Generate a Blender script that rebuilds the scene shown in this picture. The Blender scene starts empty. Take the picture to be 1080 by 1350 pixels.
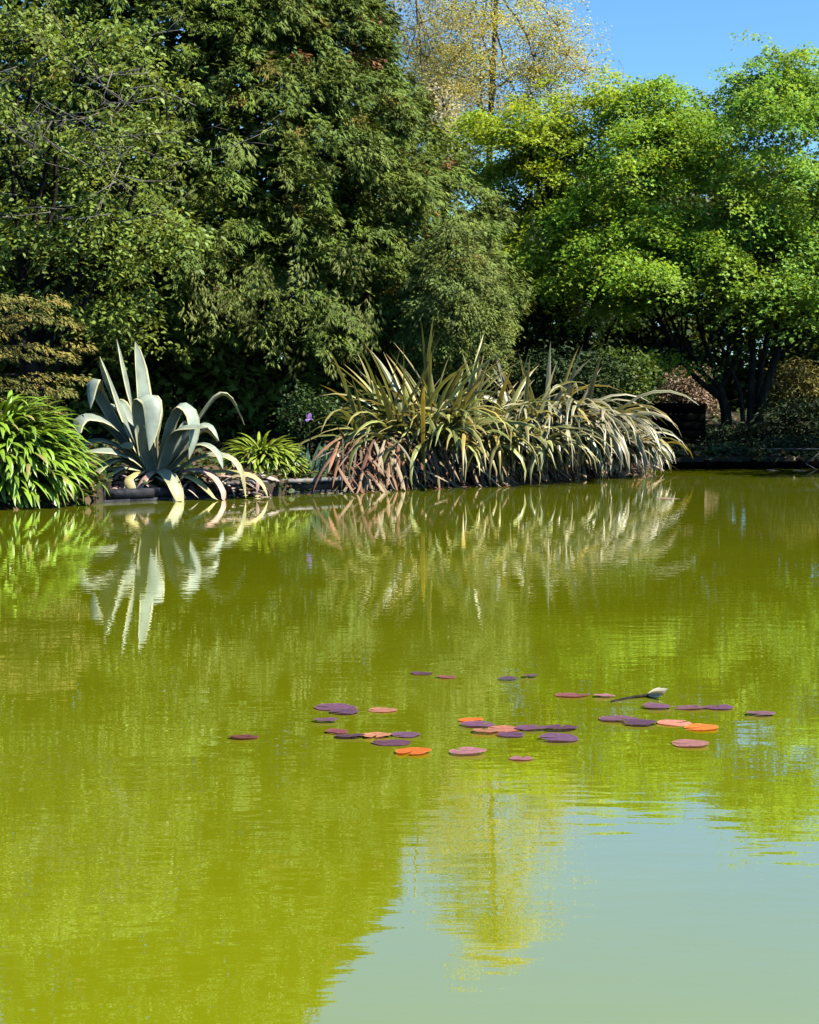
import bpy, math, random
import numpy as np
from mathutils import Vector

# ------------------------------------------------------------------ camera, sky, sun, exposure
SC = bpy.context.scene
COL = SC.collection
F = 2200.0                      # focal length in photograph pixels
CAM = np.array((0.0, 0.0, 1.7))
PITCH = math.atan(175.0 / F)

cam_data = bpy.data.cameras.new("camera")
cam = bpy.data.objects.new("camera", cam_data)
COL.objects.link(cam)
cam.location = CAM
cam.rotation_euler = (math.pi / 2 - PITCH, 0, 0)
cam_data.sensor_fit = 'HORIZONTAL'
cam_data.sensor_width = 36.0
cam_data.lens = 36.0 * F / 1080.0
cam_data.clip_start = 0.1
cam_data.clip_end = 3000
SC.camera = cam

SUN_DIR = Vector((0.76, -0.22, 1.0)).normalized()     # towards the sun
world = bpy.data.worlds.new("World")
SC.world = world
world.use_nodes = True
wn = world.node_tree
wn.nodes.clear()
sky = wn.nodes.new('ShaderNodeTexSky')
sky.sky_type = 'NISHITA'
sky.sun_disc = False
sky.sun_elevation = math.asin(SUN_DIR.z)
sky.sun_rotation = math.atan2(SUN_DIR.x, SUN_DIR.y)
sky.altitude = 300
sky.air_density = 1.0
sky.dust_density = 0.1
sky.ozone_density = 3.5
bg = wn.nodes.new('ShaderNodeBackground')
bg.inputs['Strength'].default_value = 0.10
wo = wn.nodes.new('ShaderNodeOutputWorld')
tn = wn.nodes.new('ShaderNodeVectorMath'); tn.operation = 'MULTIPLY'
tn.inputs[1].default_value = (.52, .78, .95)             # clean, deep blue spring sky
wn.links.new(sky.outputs[0], tn.inputs[0])
wn.links.new(tn.outputs[0], bg.inputs[0])
wn.links.new(bg.outputs[0], wo.inputs[0])

sun_data = bpy.data.lights.new("sun", 'SUN')
sun_data.energy = 5.0
sun_data.angle = math.radians(0.53)
sun_data.color = (1.0, 0.95, 0.86)
sun = bpy.data.objects.new("sun", sun_data)
COL.objects.link(sun)
sun.rotation_euler = SUN_DIR.to_track_quat('Z', 'Y').to_euler()
sun.location = SUN_DIR * 60

SC.view_settings.view_transform = 'Standard'
SC.view_settings.look = 'None'
SC.view_settings.exposure = 1.1
SC.view_settings.gamma = 1.0
SC.view_settings.use_curve_mapping = False
SC.render.engine = 'CYCLES'
SC.cycles.max_bounces = 6
SC.cycles.diffuse_bounces = 0
SC.cycles.caustics_reflective = False
SC.cycles.caustics_refractive = False
SC.cycles.transmission_bounces = 4
SC.cycles.glossy_bounces = 3

# ------------------------------------------------------------------ pixel <-> place
def ray(px, py):
    x = (px - 540) / F
    u = (675 - py) / F
    cp, sp = math.cos(PITCH), math.sin(PITCH)
    return np.array((x, cp + u * sp, -sp + u * cp))

def at(px, py, y):
    d = ray(px, py)
    return CAM + d * (y / d[1])

def on_water(px, py, z=0.0):
    d = ray(px, py)
    return CAM + d * ((z - CAM[2]) / d[2])

# ------------------------------------------------------------------ helpers
def tag(o, label=None, cat=None, group=None, kind=None):
    if label: o["label"] = label
    if cat: o["category"] = cat
    if group: o["group"] = group
    if kind: o["kind"] = kind
    return o

def empty(name, loc):
    o = bpy.data.objects.new(name, None)
    o.empty_display_size = 0.2
    o.location = Vector([float(v) for v in loc])
    COL.objects.link(o)
    return o

def link(name, me, mat=None, parent=None, base=None):
    """mesh built in world coordinates; parent is an unrotated Empty"""
    o = bpy.data.objects.new(name, me)
    COL.objects.link(o)
    if mat is not None and len(me.materials) == 0:
        me.materials.append(mat)
    if parent is not None:
        o.parent = parent
        loc = Vector((0, 0, 0))
        q = parent
        while q is not None:
            loc += q.location
            q = q.parent
        o.location = -loc
    return o

def mesh_poly(name, V, polys_flat, starts, totals, tint=None, smooth=False):
    me = bpy.data.meshes.new(name)
    V = np.asarray(V, dtype=np.float32)
    me.vertices.add(len(V))
    me.vertices.foreach_set('co', V.ravel())
    me.loops.add(len(polys_flat))
    me.loops.foreach_set('vertex_index', np.asarray(polys_flat, dtype=np.int32))
    me.polygons.add(len(starts))
    me.polygons.foreach_set('loop_start', np.asarray(starts, dtype=np.int32))
    if smooth:
        me.polygons.foreach_set('use_smooth', np.ones(len(starts), dtype=bool))
    me.update(calc_edges=True)
    if tint is not None:
        a = me.attributes.new('tint', 'FLOAT_COLOR', 'POINT')
        c = np.ones((len(V), 4), dtype=np.float32)
        c[:, :3] = tint
        a.data.foreach_set('color', c.ravel())
    me.validate()
    return me

class MB:
    """collects polygons"""
    def __init__(self):
        self.v = []; self.f = []; self.t = []; self.n = 0
    def add(self, V, faces, tint=None):
        V = np.asarray(V, dtype=float).reshape(-1, 3)
        for f in faces:
            self.f.append([i + self.n for i in f])
        self.v.append(V)
        c = np.ones((len(V), 3)) if tint is None else np.broadcast_to(np.asarray(tint, dtype=float), (len(V), 3))
        self.t.append(c)
        self.n += len(V)
    def mesh(self, name, smooth=False):
        flat = [i for f in self.f for i in f]
        tot = [len(f) for f in self.f]
        st = np.concatenate(([0], np.cumsum(tot)[:-1]))
        return mesh_poly(name, np.concatenate(self.v), flat, st, tot, np.concatenate(self.t), smooth)

def unit(a):
    a = np.asarray(a, dtype=float)
    return a / np.maximum(np.linalg.norm(a, axis=-1, keepdims=True), 1e-9)

def tube(mb, pts, radii, sides=6, tint=None, cap=True):
    pts = np.asarray(pts, dtype=float)
    n = len(pts)
    T = unit(np.gradient(pts, axis=0))
    ref = np.array((0.31, 0.17, 0.93)) if abs(T[0][2]) < 0.9 else np.array((0.9, 0.3, 0.1))
    V = []
    for i in range(n):
        s = unit(np.cross(T[i], ref)); u = np.cross(s, T[i])
        for k in range(sides):
            a = 2 * math.pi * k / sides
            V.append(pts[i] + radii[i] * (math.cos(a) * s + math.sin(a) * u))
    Fc = []
    for i in range(n - 1):
        for k in range(sides):
            k2 = (k + 1) % sides
            Fc.append((i * sides + k, i * sides + k2, (i + 1) * sides + k2, (i + 1) * sides + k))
    if cap:
        Fc.append(tuple(range(sides))[::-1])
        Fc.append(tuple(range((n - 1) * sides, n * sides)))
    mb.add(V, Fc, tint)

# leaf outline templates: (along, across, up)
DIAMOND = np.array(((0, 0, 0), (.45, .5, .06), (1, 0, -.05), (.45, -.5, .06)))
OVAL = np.array(((0, 0, 0), (.25, .38, .05), (.62, .42, .05), (1, 0, -.08), (.62, -.42, .05), (.25, -.38, .05)))
STAR = np.array(((0, 0, 0), (.42, .58, 0), (.52, .2, .04), (1, 0, -.06), (.52, -.2, .04), (.42, -.58, 0)))
FAN = np.array(((0, 0, 0), (.74, .5, -.06), (.45, .11, .05), (1, 0, -.1), (.45, -.11, .05), (.74, -.5, -.06)))

def leaves(P, D, N, length, width, tmpl, tint):
    """one polygon per leaf -> arrays"""
    D = unit(D); S = unit(np.cross(D, N)); N = np.cross(S, D)
    K = len(tmpl)
    L = np.broadcast_to(np.asarray(length, dtype=float), (len(P),))[:, None, None]
    W = np.broadcast_to(np.asarray(width, dtype=float), (len(P),))[:, None, None]
    V = (P[:, None, :] + D[:, None, :] * tmpl[None, :, 0:1] * L + S[:, None, :] * tmpl[None, :, 1:2] * W
         + N[:, None, :] * tmpl[None, :, 2:3] * L)
    return V.reshape(-1, 3), np.repeat(tint, K, axis=0), K

def leaf_mesh(name, sets):
    Vs, Ts, starts, tot, off = [], [], [], [], 0
    for V, T, K in sets:
        n = len(V) // K
        Vs.append(V); Ts.append(T)
        starts.append(off + np.arange(n) * K); tot.append(np.full(n, K)); off += len(V)
    V = np.concatenate(Vs)
    return mesh_poly(name, V, np.arange(len(V)), np.concatenate(starts), np.concatenate(tot), np.concatenate(Ts))

def frond_clumps(rs, C, A, L, W, per, ll, lw, tint, droop=0.25, tmpl=FAN, jit=0.05, flat=0.35):
    """flat feathery sprays along an axis"""
    n = len(C)
    A = unit(A)
    up = np.tile((0., 0., 1.), (n, 1)) + rs.normal(0, .25, (n, 3))
    S = unit(np.cross(A, up)); N = np.cross(S, A)
    idx = np.repeat(np.arange(n), per); m = len(idx)
    t = rs.rand(m) ** 0.8; sg = rs.uniform(-1, 1, m)
    L = np.broadcast_to(L, (n,))[idx]; W = np.broadcast_to(W, (n,))[idx]
    P = (C[idx] + A[idx] * ((t - .4) * L)[:, None] + S[idx] * (sg * W * (1.05 - .75 * t))[:, None]
         + rs.normal(0, jit, (m, 3)))
    P[:, 2] -= droop * L * t ** 2
    D = A[idx] * 0.75 + S[idx] * (sg * 0.9)[:, None] + rs.normal(0, .28, (m, 3))
    D[:, 2] -= .25 + droop * t
    NN = N[idx] + A[idx] * .35 + rs.normal(0, flat, (m, 3))
    sc = rs.uniform(.7, 1.25, m)
    tt = tint[idx] * rs.uniform(.75, 1.25, (m, 1))
    return leaves(P, D, NN, ll * sc, lw * sc, tmpl, tt)

def pad_clumps(rs, C, R, per, ll, lw, tint, thick=.12, tmpl=DIAMOND, dome=.35, tilt=.45, droop=.3, out=None):
    """flattish tiers of leaves"""
    n = len(C)
    idx = np.repeat(np.arange(n), per); m = len(idx)
    R = np.broadcast_to(R, (n,))[idx]
    r = np.sqrt(rs.rand(m)) * R * (1 + rs.normal(0, .12, m)); a = rs.uniform(0, 2 * math.pi, m)
    ex = rs.uniform(.75, 1.3, n)[idx]; rot = rs.uniform(0, math.pi, n)[idx]
    x = r * np.cos(a) * ex; y = r * np.sin(a) / ex
    ox = x * np.cos(rot) - y * np.sin(rot); oy = x * np.sin(rot) + y * np.cos(rot)
    tl0 = rs.normal(0, .16, (n, 2))
    if out is not None: tl0 = tl0 - out[:, :2]
    tl = tl0[idx]
    oz = -dome * (r / R) ** 2 * R + rs.normal(0, 1, m) * thick + tl[:, 0] * ox + tl[:, 1] * oy
    P = C[idx] + np.stack((ox, oy, oz), 1)
    D = np.stack((ox, oy, np.zeros(m)), 1) / R[:, None] + rs.normal(0, .6, (m, 3))
    D[:, 2] = D[:, 2] * .5 - droop
    NN = np.stack((-tl[:, 0], -tl[:, 1], np.ones(m)), 1) + rs.normal(0, tilt, (m, 3))
    sc = rs.uniform(.65, 1.25, m)
    tt = tint[idx] * rs.uniform(.82, 1.18, (m, 1))
    return leaves(P, D, NN, ll * sc, lw * sc, tmpl, tt)

def bough(P, seed, wl):
    """smooth 3-D noise, about -1..1: where boughs stand out and where there are hollows"""
    r = np.random.RandomState(seed)
    v = np.zeros(len(P))
    for i in range(7):
        k = unit(r.normal(0, 1, 3)) * 2 * math.pi / (wl * r.uniform(.7, 1.5))
        v += np.sin(P @ k + r.uniform(0, 6.28))
    return v / 2.4

def tints(rs, n, col, var=.15, hue=.08):
    c = np.tile(np.asarray(col, dtype=float), (n, 1)) * rs.uniform(1 - var, 1 + var, (n, 1))
    c[:, 0] *= rs.uniform(1 - hue, 1 + hue, n); c[:, 2] *= rs.uniform(1 - 2 * hue, 1 + 2 * hue, n)
    return c

# ------------------------------------------------------------------ materials
def nodes_of(name):
    m = bpy.data.materials.new(name)
    m.use_nodes = True
    nt = m.node_tree
    nt.nodes.clear()
    out = nt.nodes.new('ShaderNodeOutputMaterial')
    return m, nt, out

def leaf_material(name, transl=.25, rough=.5, spec=.35, tcol=1.5, grain=0.0):
    m, nt, out = nodes_of(name)
    at_ = nt.nodes.new('ShaderNodeAttribute'); at_.attribute_name = 'tint'
    col = at_.outputs['Color']
    if grain:
        tc = nt.nodes.new('ShaderNodeTexCoord')
        no = nt.nodes.new('ShaderNodeTexNoise'); no.inputs['Scale'].default_value = grain; no.inputs['Detail'].default_value = 4
        nt.links.new(tc.outputs['Object'], no.inputs['Vector'])
        mr = nt.nodes.new('ShaderNodeMapRange'); mr.inputs[1].default_value = .3; mr.inputs[2].default_value = .7
        mr.inputs[3].default_value = .72; mr.inputs[4].default_value = 1.2
        nt.links.new(no.outputs['Fac'], mr.inputs[0])
        mx = nt.nodes.new('ShaderNodeVectorMath'); mx.operation = 'SCALE'
        nt.links.new(col, mx.inputs[0]); nt.links.new(mr.outputs[0], mx.inputs['Scale'])
        col = mx.outputs[0]
    p = nt.nodes.new('ShaderNodeBsdfPrincipled')
    p.inputs['Roughness'].default_value = rough
    p.inputs['Specular IOR Level'].default_value = spec
    nt.links.new(col, p.inputs['Base Color'])
    tr = nt.nodes.new('ShaderNodeBsdfTranslucent')
    vm = nt.nodes.new('ShaderNodeVectorMath'); vm.operation = 'MULTIPLY'
    vm.inputs[1].default_value = (tcol * 1.1, tcol, tcol * .5)
    nt.links.new(col, vm.inputs[0]); nt.links.new(vm.outputs[0], tr.inputs['Color'])
    mix = nt.nodes.new('ShaderNodeMixShader'); mix.inputs[0].default_value = transl
    nt.links.new(p.outputs[0], mix.inputs[1]); nt.links.new(tr.outputs[0], mix.inputs[2])
    nt.links.new(mix.outputs[0], out.inputs[0])
    return m

def rough_material(name, c1, c2, scale=8, rough=.85, bump=.4, stretch=(1, 1, 1), spec=.15):
    m, nt, out = nodes_of(name)
    tc = nt.nodes.new('ShaderNodeTexCoord')
    mp = nt.nodes.new('ShaderNodeMapping'); mp.inputs['Scale'].default_value = stretch
    nt.links.new(tc.outputs['Object'], mp.inputs[0])
    no = nt.nodes.new('ShaderNodeTexNoise'); no.inputs['Scale'].default_value = scale; no.inputs['Detail'].default_value = 8
    nt.links.new(mp.outputs[0], no.inputs['Vector'])
    cr = nt.nodes.new('ShaderNodeValToRGB')
    cr.color_ramp.elements[0].position = .3; cr.color_ramp.elements[1].position = .72
    cr.color_ramp.elements[0].color = (*c1, 1); cr.color_ramp.elements[1].color = (*c2, 1)
    nt.links.new(no.outputs['Fac'], cr.inputs[0])
    p = nt.nodes.new('ShaderNodeBsdfPrincipled'); p.inputs['Roughness'].default_value = rough
    p.inputs['Specular IOR Level'].default_value = spec
    nt.links.new(cr.outputs[0], p.inputs['Base Color'])
    b = nt.nodes.new('ShaderNodeBump'); b.inputs['Strength'].default_value = bump; b.inputs['Distance'].default_value = .03
    nt.links.new(no.outputs['Fac'], b.inputs['Height']); nt.links.new(b.outputs[0], p.inputs['Normal'])
    nt.links.new(p.outputs[0], out.inputs[0])
    return m

def water_material():
    m, nt, out = nodes_of("pond_water")
    tc = nt.nodes.new('ShaderNodeTexCoord')
    def noise(scale, stretch, detail, rot=0.0):
        mp = nt.nodes.new('ShaderNodeMapping'); mp.inputs['Scale'].default_value = stretch
        mp.inputs['Rotation'].default_value = (0, 0, rot)
        nt.links.new(tc.outputs['Object'], mp.inputs[0])
        n = nt.nodes.new('ShaderNodeTexNoise'); n.inputs['Scale'].default_value = scale
        n.inputs['Detail'].default_value = detail; n.inputs['Roughness'].default_value = .5
        nt.links.new(mp.outputs[0], n.inputs['Vector'])
        return n.outputs['Fac']
    def math_(op, a, b):
        n = nt.nodes.new('ShaderNodeMath'); n.operation = op
        for i, v in enumerate((a, b)):
            if isinstance(v, (int, float)): n.inputs[i].default_value = v
            else: nt.links.new(v, n.inputs[i])
        return n.outputs[0]
    big = noise(1.1, (1, 2.2, 1), 1, .15)
    mid = noise(3.2, (1, 2.6, 1), 1, -.12)
    fine = noise(9.0, (1, 2.8, 1), 1, .1)
    patch = noise(.16, (1, 1.6, 1), 2)
    pm = nt.nodes.new('ShaderNodeMapRange'); pm.inputs[1].default_value = .35; pm.inputs[2].default_value = .65
    pm.inputs[3].default_value = .45; pm.inputs[4].default_value = 1.25
    nt.links.new(patch, pm.inputs[0])
    h = math_('ADD', math_('ADD', math_('MULTIPLY', big, WAVE[0]), math_('MULTIPLY', mid, WAVE[1])), math_('MULTIPLY', fine, WAVE[2]))
    h = math_('MULTIPLY', h, pm.outputs[0])
    b = nt.nodes.new('ShaderNodeBump'); b.inputs['Strength'].default_value = 1.0; b.inputs['Distance'].default_value = 1.0
    nt.links.new(h, b.inputs['Height'])
    # algae: slow drifts of slightly different green
    al = noise(.35, (1, 2, 1), 4)
    cr = nt.nodes.new('ShaderNodeValToRGB')
    cr.color_ramp.elements[0].position = .3; cr.color_ramp.elements[1].position = .7
    cr.color_ramp.elements[0].color = (*WCOL[0], 1); cr.color_ramp.elements[1].color = (*WCOL[1], 1)
    nt.links.new(al, cr.inputs[0])
    # murky body under a mirror that strengthens towards grazing view
    df = nt.nodes.new('ShaderNodeBsdfDiffuse')
    nt.links.new(cr.outputs[0], df.inputs['Color'])
    gl = nt.nodes.new('ShaderNodeBsdfGlossy'); gl.inputs['Roughness'].default_value = .006
    gl.inputs['Color'].default_value = (1, 1, 1, 1)
    nt.links.new(b.outputs[0], gl.inputs['Normal'])
    lw = nt.nodes.new('ShaderNodeLayerWeight'); lw.inputs['Blend'].default_value = .5
    nt.links.new(b.outputs[0], lw.inputs['Normal'])
    fr = math_('POWER', lw.outputs['Facing'], WFRES)
    mix = nt.nodes.new('ShaderNodeMixShader')
    nt.links.new(fr, mix.inputs[0]); nt.links.new(df.outputs[0], mix.inputs[1]); nt.links.new(gl.outputs[0], mix.inputs[2])
    nt.links.new(mix.outputs[0], out.inputs[0])
    return m

WAVE = (.0008, .0009, .00024)
WCOL = ((.186, .212, .003), (.214, .242, .004))
WFRES = 1.92

M_WATER = water_material()
M_SOIL = rough_material("soil", (.018, .014, .009), (.05, .04, .025), 3, .95, .6)
M_BARK = rough_material("dark_bark", (.015, .012, .009), (.05, .040, .030), 14, .95, .8, (1, 1, .25), .04)
M_PALE_BARK = rough_material("pale_bark", (.10, .085, .07), (.22, .20, .17), 14, .9, .6, (1, 1, .25))
M_TAN_BARK = rough_material("tan_bark", (.15, .12, .07), (.30, .25, .15), 10, .9, .6, (1, 1, .25))
M_STONE = rough_material("weathered_stone", (.10, .09, .08), (.27, .25, .22), 9, .9, .7)
M_DARKSTONE = rough_material("dark_edging_stone", (.012, .013, .016), (.05, .05, .055), 9, .6, .8)  # edging stone, much darker than the coping
M_TIMBER = rough_material("shade_dark_timber", (.0015, .0015, .0015), (.003, .0028, .0028), 10, 1.0, .6, (.3, 1, 1), 0.0)  # near-black tone also stands in for the bank's deep shade
M_GREYWOOD = rough_material("grey_wood", (.06, .055, .05), (.13, .12, .11), 10, .85, .6, (.3, 1, 1))
M_CONIFER = leaf_material("conifer_foliage", .08, .65, .15, 1.3)
M_BROAD = leaf_material("glossy_leaf", .25, .5, .2, 1.5)
M_MAPLE = leaf_material("maple_leaf", .40, .5, .2, 1.4)
M_YELLOW = leaf_material("yellow_spring_leaf", .4, .55, .2, 1.2)
M_DRY = leaf_material("dry_leaf", .15, .8, .15, 1.1)
M_BLADE = leaf_material("blade_leaf", .2, .38, .5, 1.3, 3.0)
M_AGAVE = leaf_material("agave_leaf", .06, .5, .3, 1.1, 5.0)
M_PAD = leaf_material("lily_pad", .18, .4, .3, 1.3, 25.0)

# ------------------------------------------------------------------ ground and water
def sheet(name, xs0, xs1, ys0, ys1, z, mat):
    me = bpy.data.meshes.new(name)
    me.from_pydata([(xs0, ys0, z), (xs1, ys0, z), (xs1, ys1, z), (xs0, ys1, z)], [], [(0, 1, 2, 3)])
    return link(name, me, mat)

w = sheet("pond_water", -400, 400, -60, 300, 0, M_WATER)
tag(w, kind="structure")

SHORE_PX = [(-260, 690), (-60, 676), (60, 672), (126, 668), (140, 662), (250, 660), (360, 657), (455, 649), (560, 643), (660, 638),
            (740, 632), (815, 627), (858, 620), (868, 618), (980, 617.5), (1100, 617), (1300, 616)]
SHORE = [on_water(a, b) for a, b in SHORE_PX]
SHORE = [np.array((-400, SHORE[0][1], 0))] + SHORE + [np.array((400, SHORE[-1][1], 0))]
SX = np.array([p[0] for p in SHORE]); SY = np.array([p[1] for p in SHORE])
def shore_y(x):
    return float(np.interp(x, SX, SY))

BANK = 0.20
def ground_z(x, y):
    d = y - shore_y(x)
    return BANK + np.interp(d, (0, 1.5, 8, 20, 60, 400), (0, .06, .40, .9, 1.6, 2.0)) + .04 * math.sin(x * 1.7) * math.sin(y * 1.3)

mb = MB()
cols = sorted(set(list(SX) + list(np.linspace(-12, 14, 90))))
offs = (0.02, .3, .8, 1.5, 3, 5, 8, 12, 18, 28, 45, 80, 160, 600)
rows = []
V = []
for x in cols:
    sy = shore_y(x)
    sy += .45 if x < 4 else .1
    V.append((x, sy + .02, -.6))
    for o in offs:
        V.append((x, sy + o, ground_z(x, sy + o) if o > .02 else BANK))
n = len(offs) + 1
Fc = []
for i in range(len(cols) - 1):
    for j in range(n - 1):
        Fc.append((i * n + j, (i + 1) * n + j, (i + 1) * n + j + 1, i * n + j + 1))
mb.add(V, Fc)
# the bank the photograph is taken from
V = [(-400, 1.2, -.6), (400, 1.2, -.6), (400, 1.1, .12), (-400, 1.1, .12), (400, -600, .2), (-400, -600, .2)]
mb.add(V, [(0, 1, 2, 3), (3, 2, 4, 5)])
tag(link("ground", mb.mesh("ground"), M_SOIL), kind="structure")

# ------------------------------------------------------------------ trees
def nearest_on(paths, c):
    best = None
    for p in paths:
        for i, q in enumerate(p):
            if i == 0: continue
            d = np.linalg.norm(q - c) + max(0, q[2] - c[2]) * .8
            if best is None or d < best[0]: best = (d, q)
    return best[1]

def skeleton(rs, base, tops, trunk_pts, trunk_r, limb_r, clumps, twig_r=.012, fork=.35, twig_sides=3, sag=.15):
    """trunk along trunk_pts, limbs to tops, thin twigs to every clump centre"""
    mb = MB()
    trunk_pts = np.asarray(trunk_pts, dtype=float)
    if len(trunk_pts) > 1:
        tube(mb, trunk_pts, np.linspace(trunk_r, trunk_r * .45, len(trunk_pts)), 9)
    paths = [trunk_pts]
    for tp in tops:
        k = rs.uniform(fork, 1.0)
        i = k * (len(trunk_pts) - 1); i0 = int(min(i, len(trunk_pts) - 2)); fr = i - i0
        s = trunk_pts[i0] * (1 - fr) + trunk_pts[i0 + 1] * fr
        tp = np.asarray(tp, dtype=float)
        mid = (s + tp) / 2 + np.array((0, 0, sag)) * np.linalg.norm(tp - s) + rs.normal(0, .08, 3) * np.linalg.norm(tp - s)
        u = np.linspace(0, 1, 8)[:, None]
        p = (1 - u) ** 2 * s + 2 * u * (1 - u) * mid + u ** 2 * tp
        p[1:-1] += rs.normal(0, .03, (6, 3)) * np.linalg.norm(tp - s) * .4
        tube(mb, p, np.linspace(limb_r, limb_r * .25, 8), 6)
        paths.append(p)
    for c in clumps:
        q = nearest_on(paths, c)
        mid = (q + c) / 2 + rs.normal(0, .1, 3) + np.array((0, 0, .08))
        tube(mb, [q, mid, c], [twig_r * 1.5, twig_r, twig_r * .5], twig_sides, cap=False)
    return mb

def crown_points(rs, n, c, r, inner=.6, zmin=None, lump=.14, give_dir=False):
    """points in the outer shell of an uneven ellipsoid"""
    d = unit(rs.normal(0, 1, (n * 2, 3)))
    ph = rs.uniform(0, 6.28, 6)
    rr = 1 + lump * (np.sin(4 * d[:, 0] + ph[0]) * np.sin(5 * d[:, 2] + ph[1]) + .8 * np.sin(7 * d[:, 1] + ph[2] + 3 * d[:, 2]) + .6 * np.sin(9 * d[:, 0] + ph[3]))
    rad = (inner + (1 - inner) * rs.rand(n * 2) ** .6) * rr
    P = np.asarray(c) + d * rad[:, None] * np.asarray(r)
    if zmin is not None:
        ok = P[:, 2] > zmin
        P, d = P[ok], d[ok]
    if give_dir: return P[:n], d[:n]
    return P[:n]

# ---- the big cypress: wide cone, crown to the left of the picture
def conifer(name, label, base, ztop, prof, n, per, L, W, ll, lw, col, seed, depth=.88, brown=.012, trunk_r=.3, zlow=2.0, under=None, parts=True):
    rs = np.random.RandomState(seed)
    base = np.asarray(base, dtype=float)
    root = empty(name, base)
    zz = np.linspace(prof[0][0], prof[-1][0], 400)
    rr = np.interp(zz, [p[0] for p in prof], [p[1] for p in prof])
    cum = np.cumsum(rr + .3); cum /= cum[-1]
    z = np.interp(rs.rand(n), cum, zz)
    r = np.interp(z, zz, rr)
    th = rs.uniform(0, 2 * math.pi, n)
    if under is not None:
        fl = rs.rand(n) < .30                       # the flank is the densest side
        th[fl] = rs.uniform(-1.0, .45, fl.sum())
    back = np.sin(th) > .45                        # thinner on the far side
    keep = ~back | (rs.rand(n) < .25)
    keep &= (z < 11.5) | (rs.rand(n) < .35)
    z, r, th = z[keep], r[keep], th[keep]; n = len(z)
    lump = 1 + .03 * np.sin(3 * th + 1.3 * z + seed) + .035 * np.sin(7 * th - 1.9 * z) + .04 * np.sin(13 * th + 3.1 * z)
    k = 1 - .34 * rs.rand(n) ** 2
    rad = r * lump * k
    O = np.stack((np.cos(th), np.sin(th) * depth, np.zeros(n)), 1)
    C = np.array((base[0], base[1], 0)) + O * rad[:, None]; C[:, 2] = z + rs.normal(0, .06, n)
    nz = bough(C * np.array((1, 1, 1.4)), seed, 1.5 if under is not None else .6)
    C += O * (nz * .045 * r)[:, None]
    ok = (k < .88) | (nz > -.7) | (rs.rand(n) < .35)
    if under is not None: ok &= (z > 2.2) | (np.sin(th) > -.1)  # rear skirt reaches lower, added to block light from behind
    C, O, z, r, th = C[ok], O[ok], z[ok], r[ok], th[ok]; n = len(z)
    A = O + rs.normal(0, .22, (n, 3)); A[:, 2] += rs.uniform(-.35, .25, n)
    T = tints(rs, n, col, .2, .12)
    b = rs.rand(n) < brown
    T[b] = np.array((.22, .105, .045)) * rs.uniform(.8, 1.2, (b.sum(), 1))
    y = rs.rand(n) < .02
    T[y] = np.array((.17, .14, .025))
    Lr = L * rs.uniform(.7, 1.3, n)
    s = [frond_clumps(rs, C, A, Lr, W * rs.uniform(.8, 1.2, n), per, ll, lw, T, .28)]
    if under is not None:
        s += under(rs)
        nf = 3000                                   # coarse inner foliage
        zf = np.interp(rs.rand(nf), cum, zz); rf = np.interp(zf, zz, rr) * rs.uniform(.25, .84, nf); tf = rs.uniform(0, 6.28, nf)
        Cf = np.stack((base[0] + np.cos(tf) * rf, base[1] + np.sin(tf) * rf * depth, zf), 1)
        s.append(pad_clumps(rs, Cf, .5, 26, .20, .12, tints(rs, nf, col), .2, DIAMOND, .4, .7))
    link("crown", leaf_mesh("crown", s), M_CONIFER, root)["kind"] = "stuff"
    mb = MB()
    zs = np.linspace(base[2] - .3, prof[-1][0] - .3, 9)
    tube(mb, [(base[0] + .1 * math.sin(q), base[1], q) for q in zs], np.linspace(trunk_r, .04, 9), 10)
    link("trunk", mb.mesh("trunk", True), M_BARK, root)
    for i in range(26 if parts else 6):
        a = 2.4 * i; zb = prof[0][0] + .2 + (prof[-1][0] - prof[0][0]) * .6 * rs.rand()
        rr_ = float(np.interp(zb, zz, rr)) * .8
        bm_ = MB()
        u = np.linspace(0, 1, 7)
        tube(bm_, [(base[0] + math.cos(a) * rr_ * q, base[1] + math.sin(a) * rr_ * depth * q, zb - .5 * (1 - q) + .25 * math.sin(q * 3) - .1 * q) for q in u],
             np.linspace(trunk_r * .28, .012, 7), 6)
        link("limb", bm_.mesh("limb", True), M_BARK, root)
    return root

def cypress_under(rs):
    """weeping sprays that hang under the skirt, olive"""
    C = []
    for (px, py, D, sp) in ((275, 385, 27.4, .25), (300, 360, 27.6, .25), (255, 405, 27.2, .2), (350, 350, 27.3, .3), (365, 400, 27.6, .25),
                            (320, 410, 27.8, .2), (420, 430, 27.8, .35), (470, 400, 27.6, .3), (395, 455, 28.0, .3), (440, 380, 27.4, .3)):
        p = at(px, py, D)
        C += [p + rs.normal(0, sp, 3) for _ in range(5)]
    C = np.array(C); n = len(C)
    A = np.tile((0., -.45, -.9), (n, 1)) + rs.normal(0, .3, (n, 3))
    return [frond_clumps(rs, C, A, .6, .16, 34, .12, .05, tints(rs, n, (.14, .165, .035), .2), .1)]

bx = at(200, 500, 33)[0]
g = ground_z(bx, 33)
conifer("cypress_tree", "huge dark green cypress filling the left background above the agave", (bx, 33, g), 16,
        [(.9, 5.0), (2.15, 5.4), (2.6, 6.3), (3.4, 6.75), (5, 6.15), (7, 5.2), (9.2, 4.1), (11, 3.0), (13.5, 1.8), (16, .15)],
        9800, 36, .45, .185, .155, .088, (.118, .164, .026), 3, .80, under=cypress_under)

bx2 = at(598, 500, 29.2)[0]
conifer("cypress_bush", "rounded grey green cypress at the right foot of the huge cypress", (bx2, 29.4, ground_z(bx2, 29.4)), 4.3,
        [(1.75, .45), (2.1, .8), (2.7, .92), (3.3, .80), (3.9, .5), (4.45, .08)],
        800, 44, .32, .13, .09, .046, (.145, .19, .04), 8, .9, brown=0, trunk_r=.09, parts=False)

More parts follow.
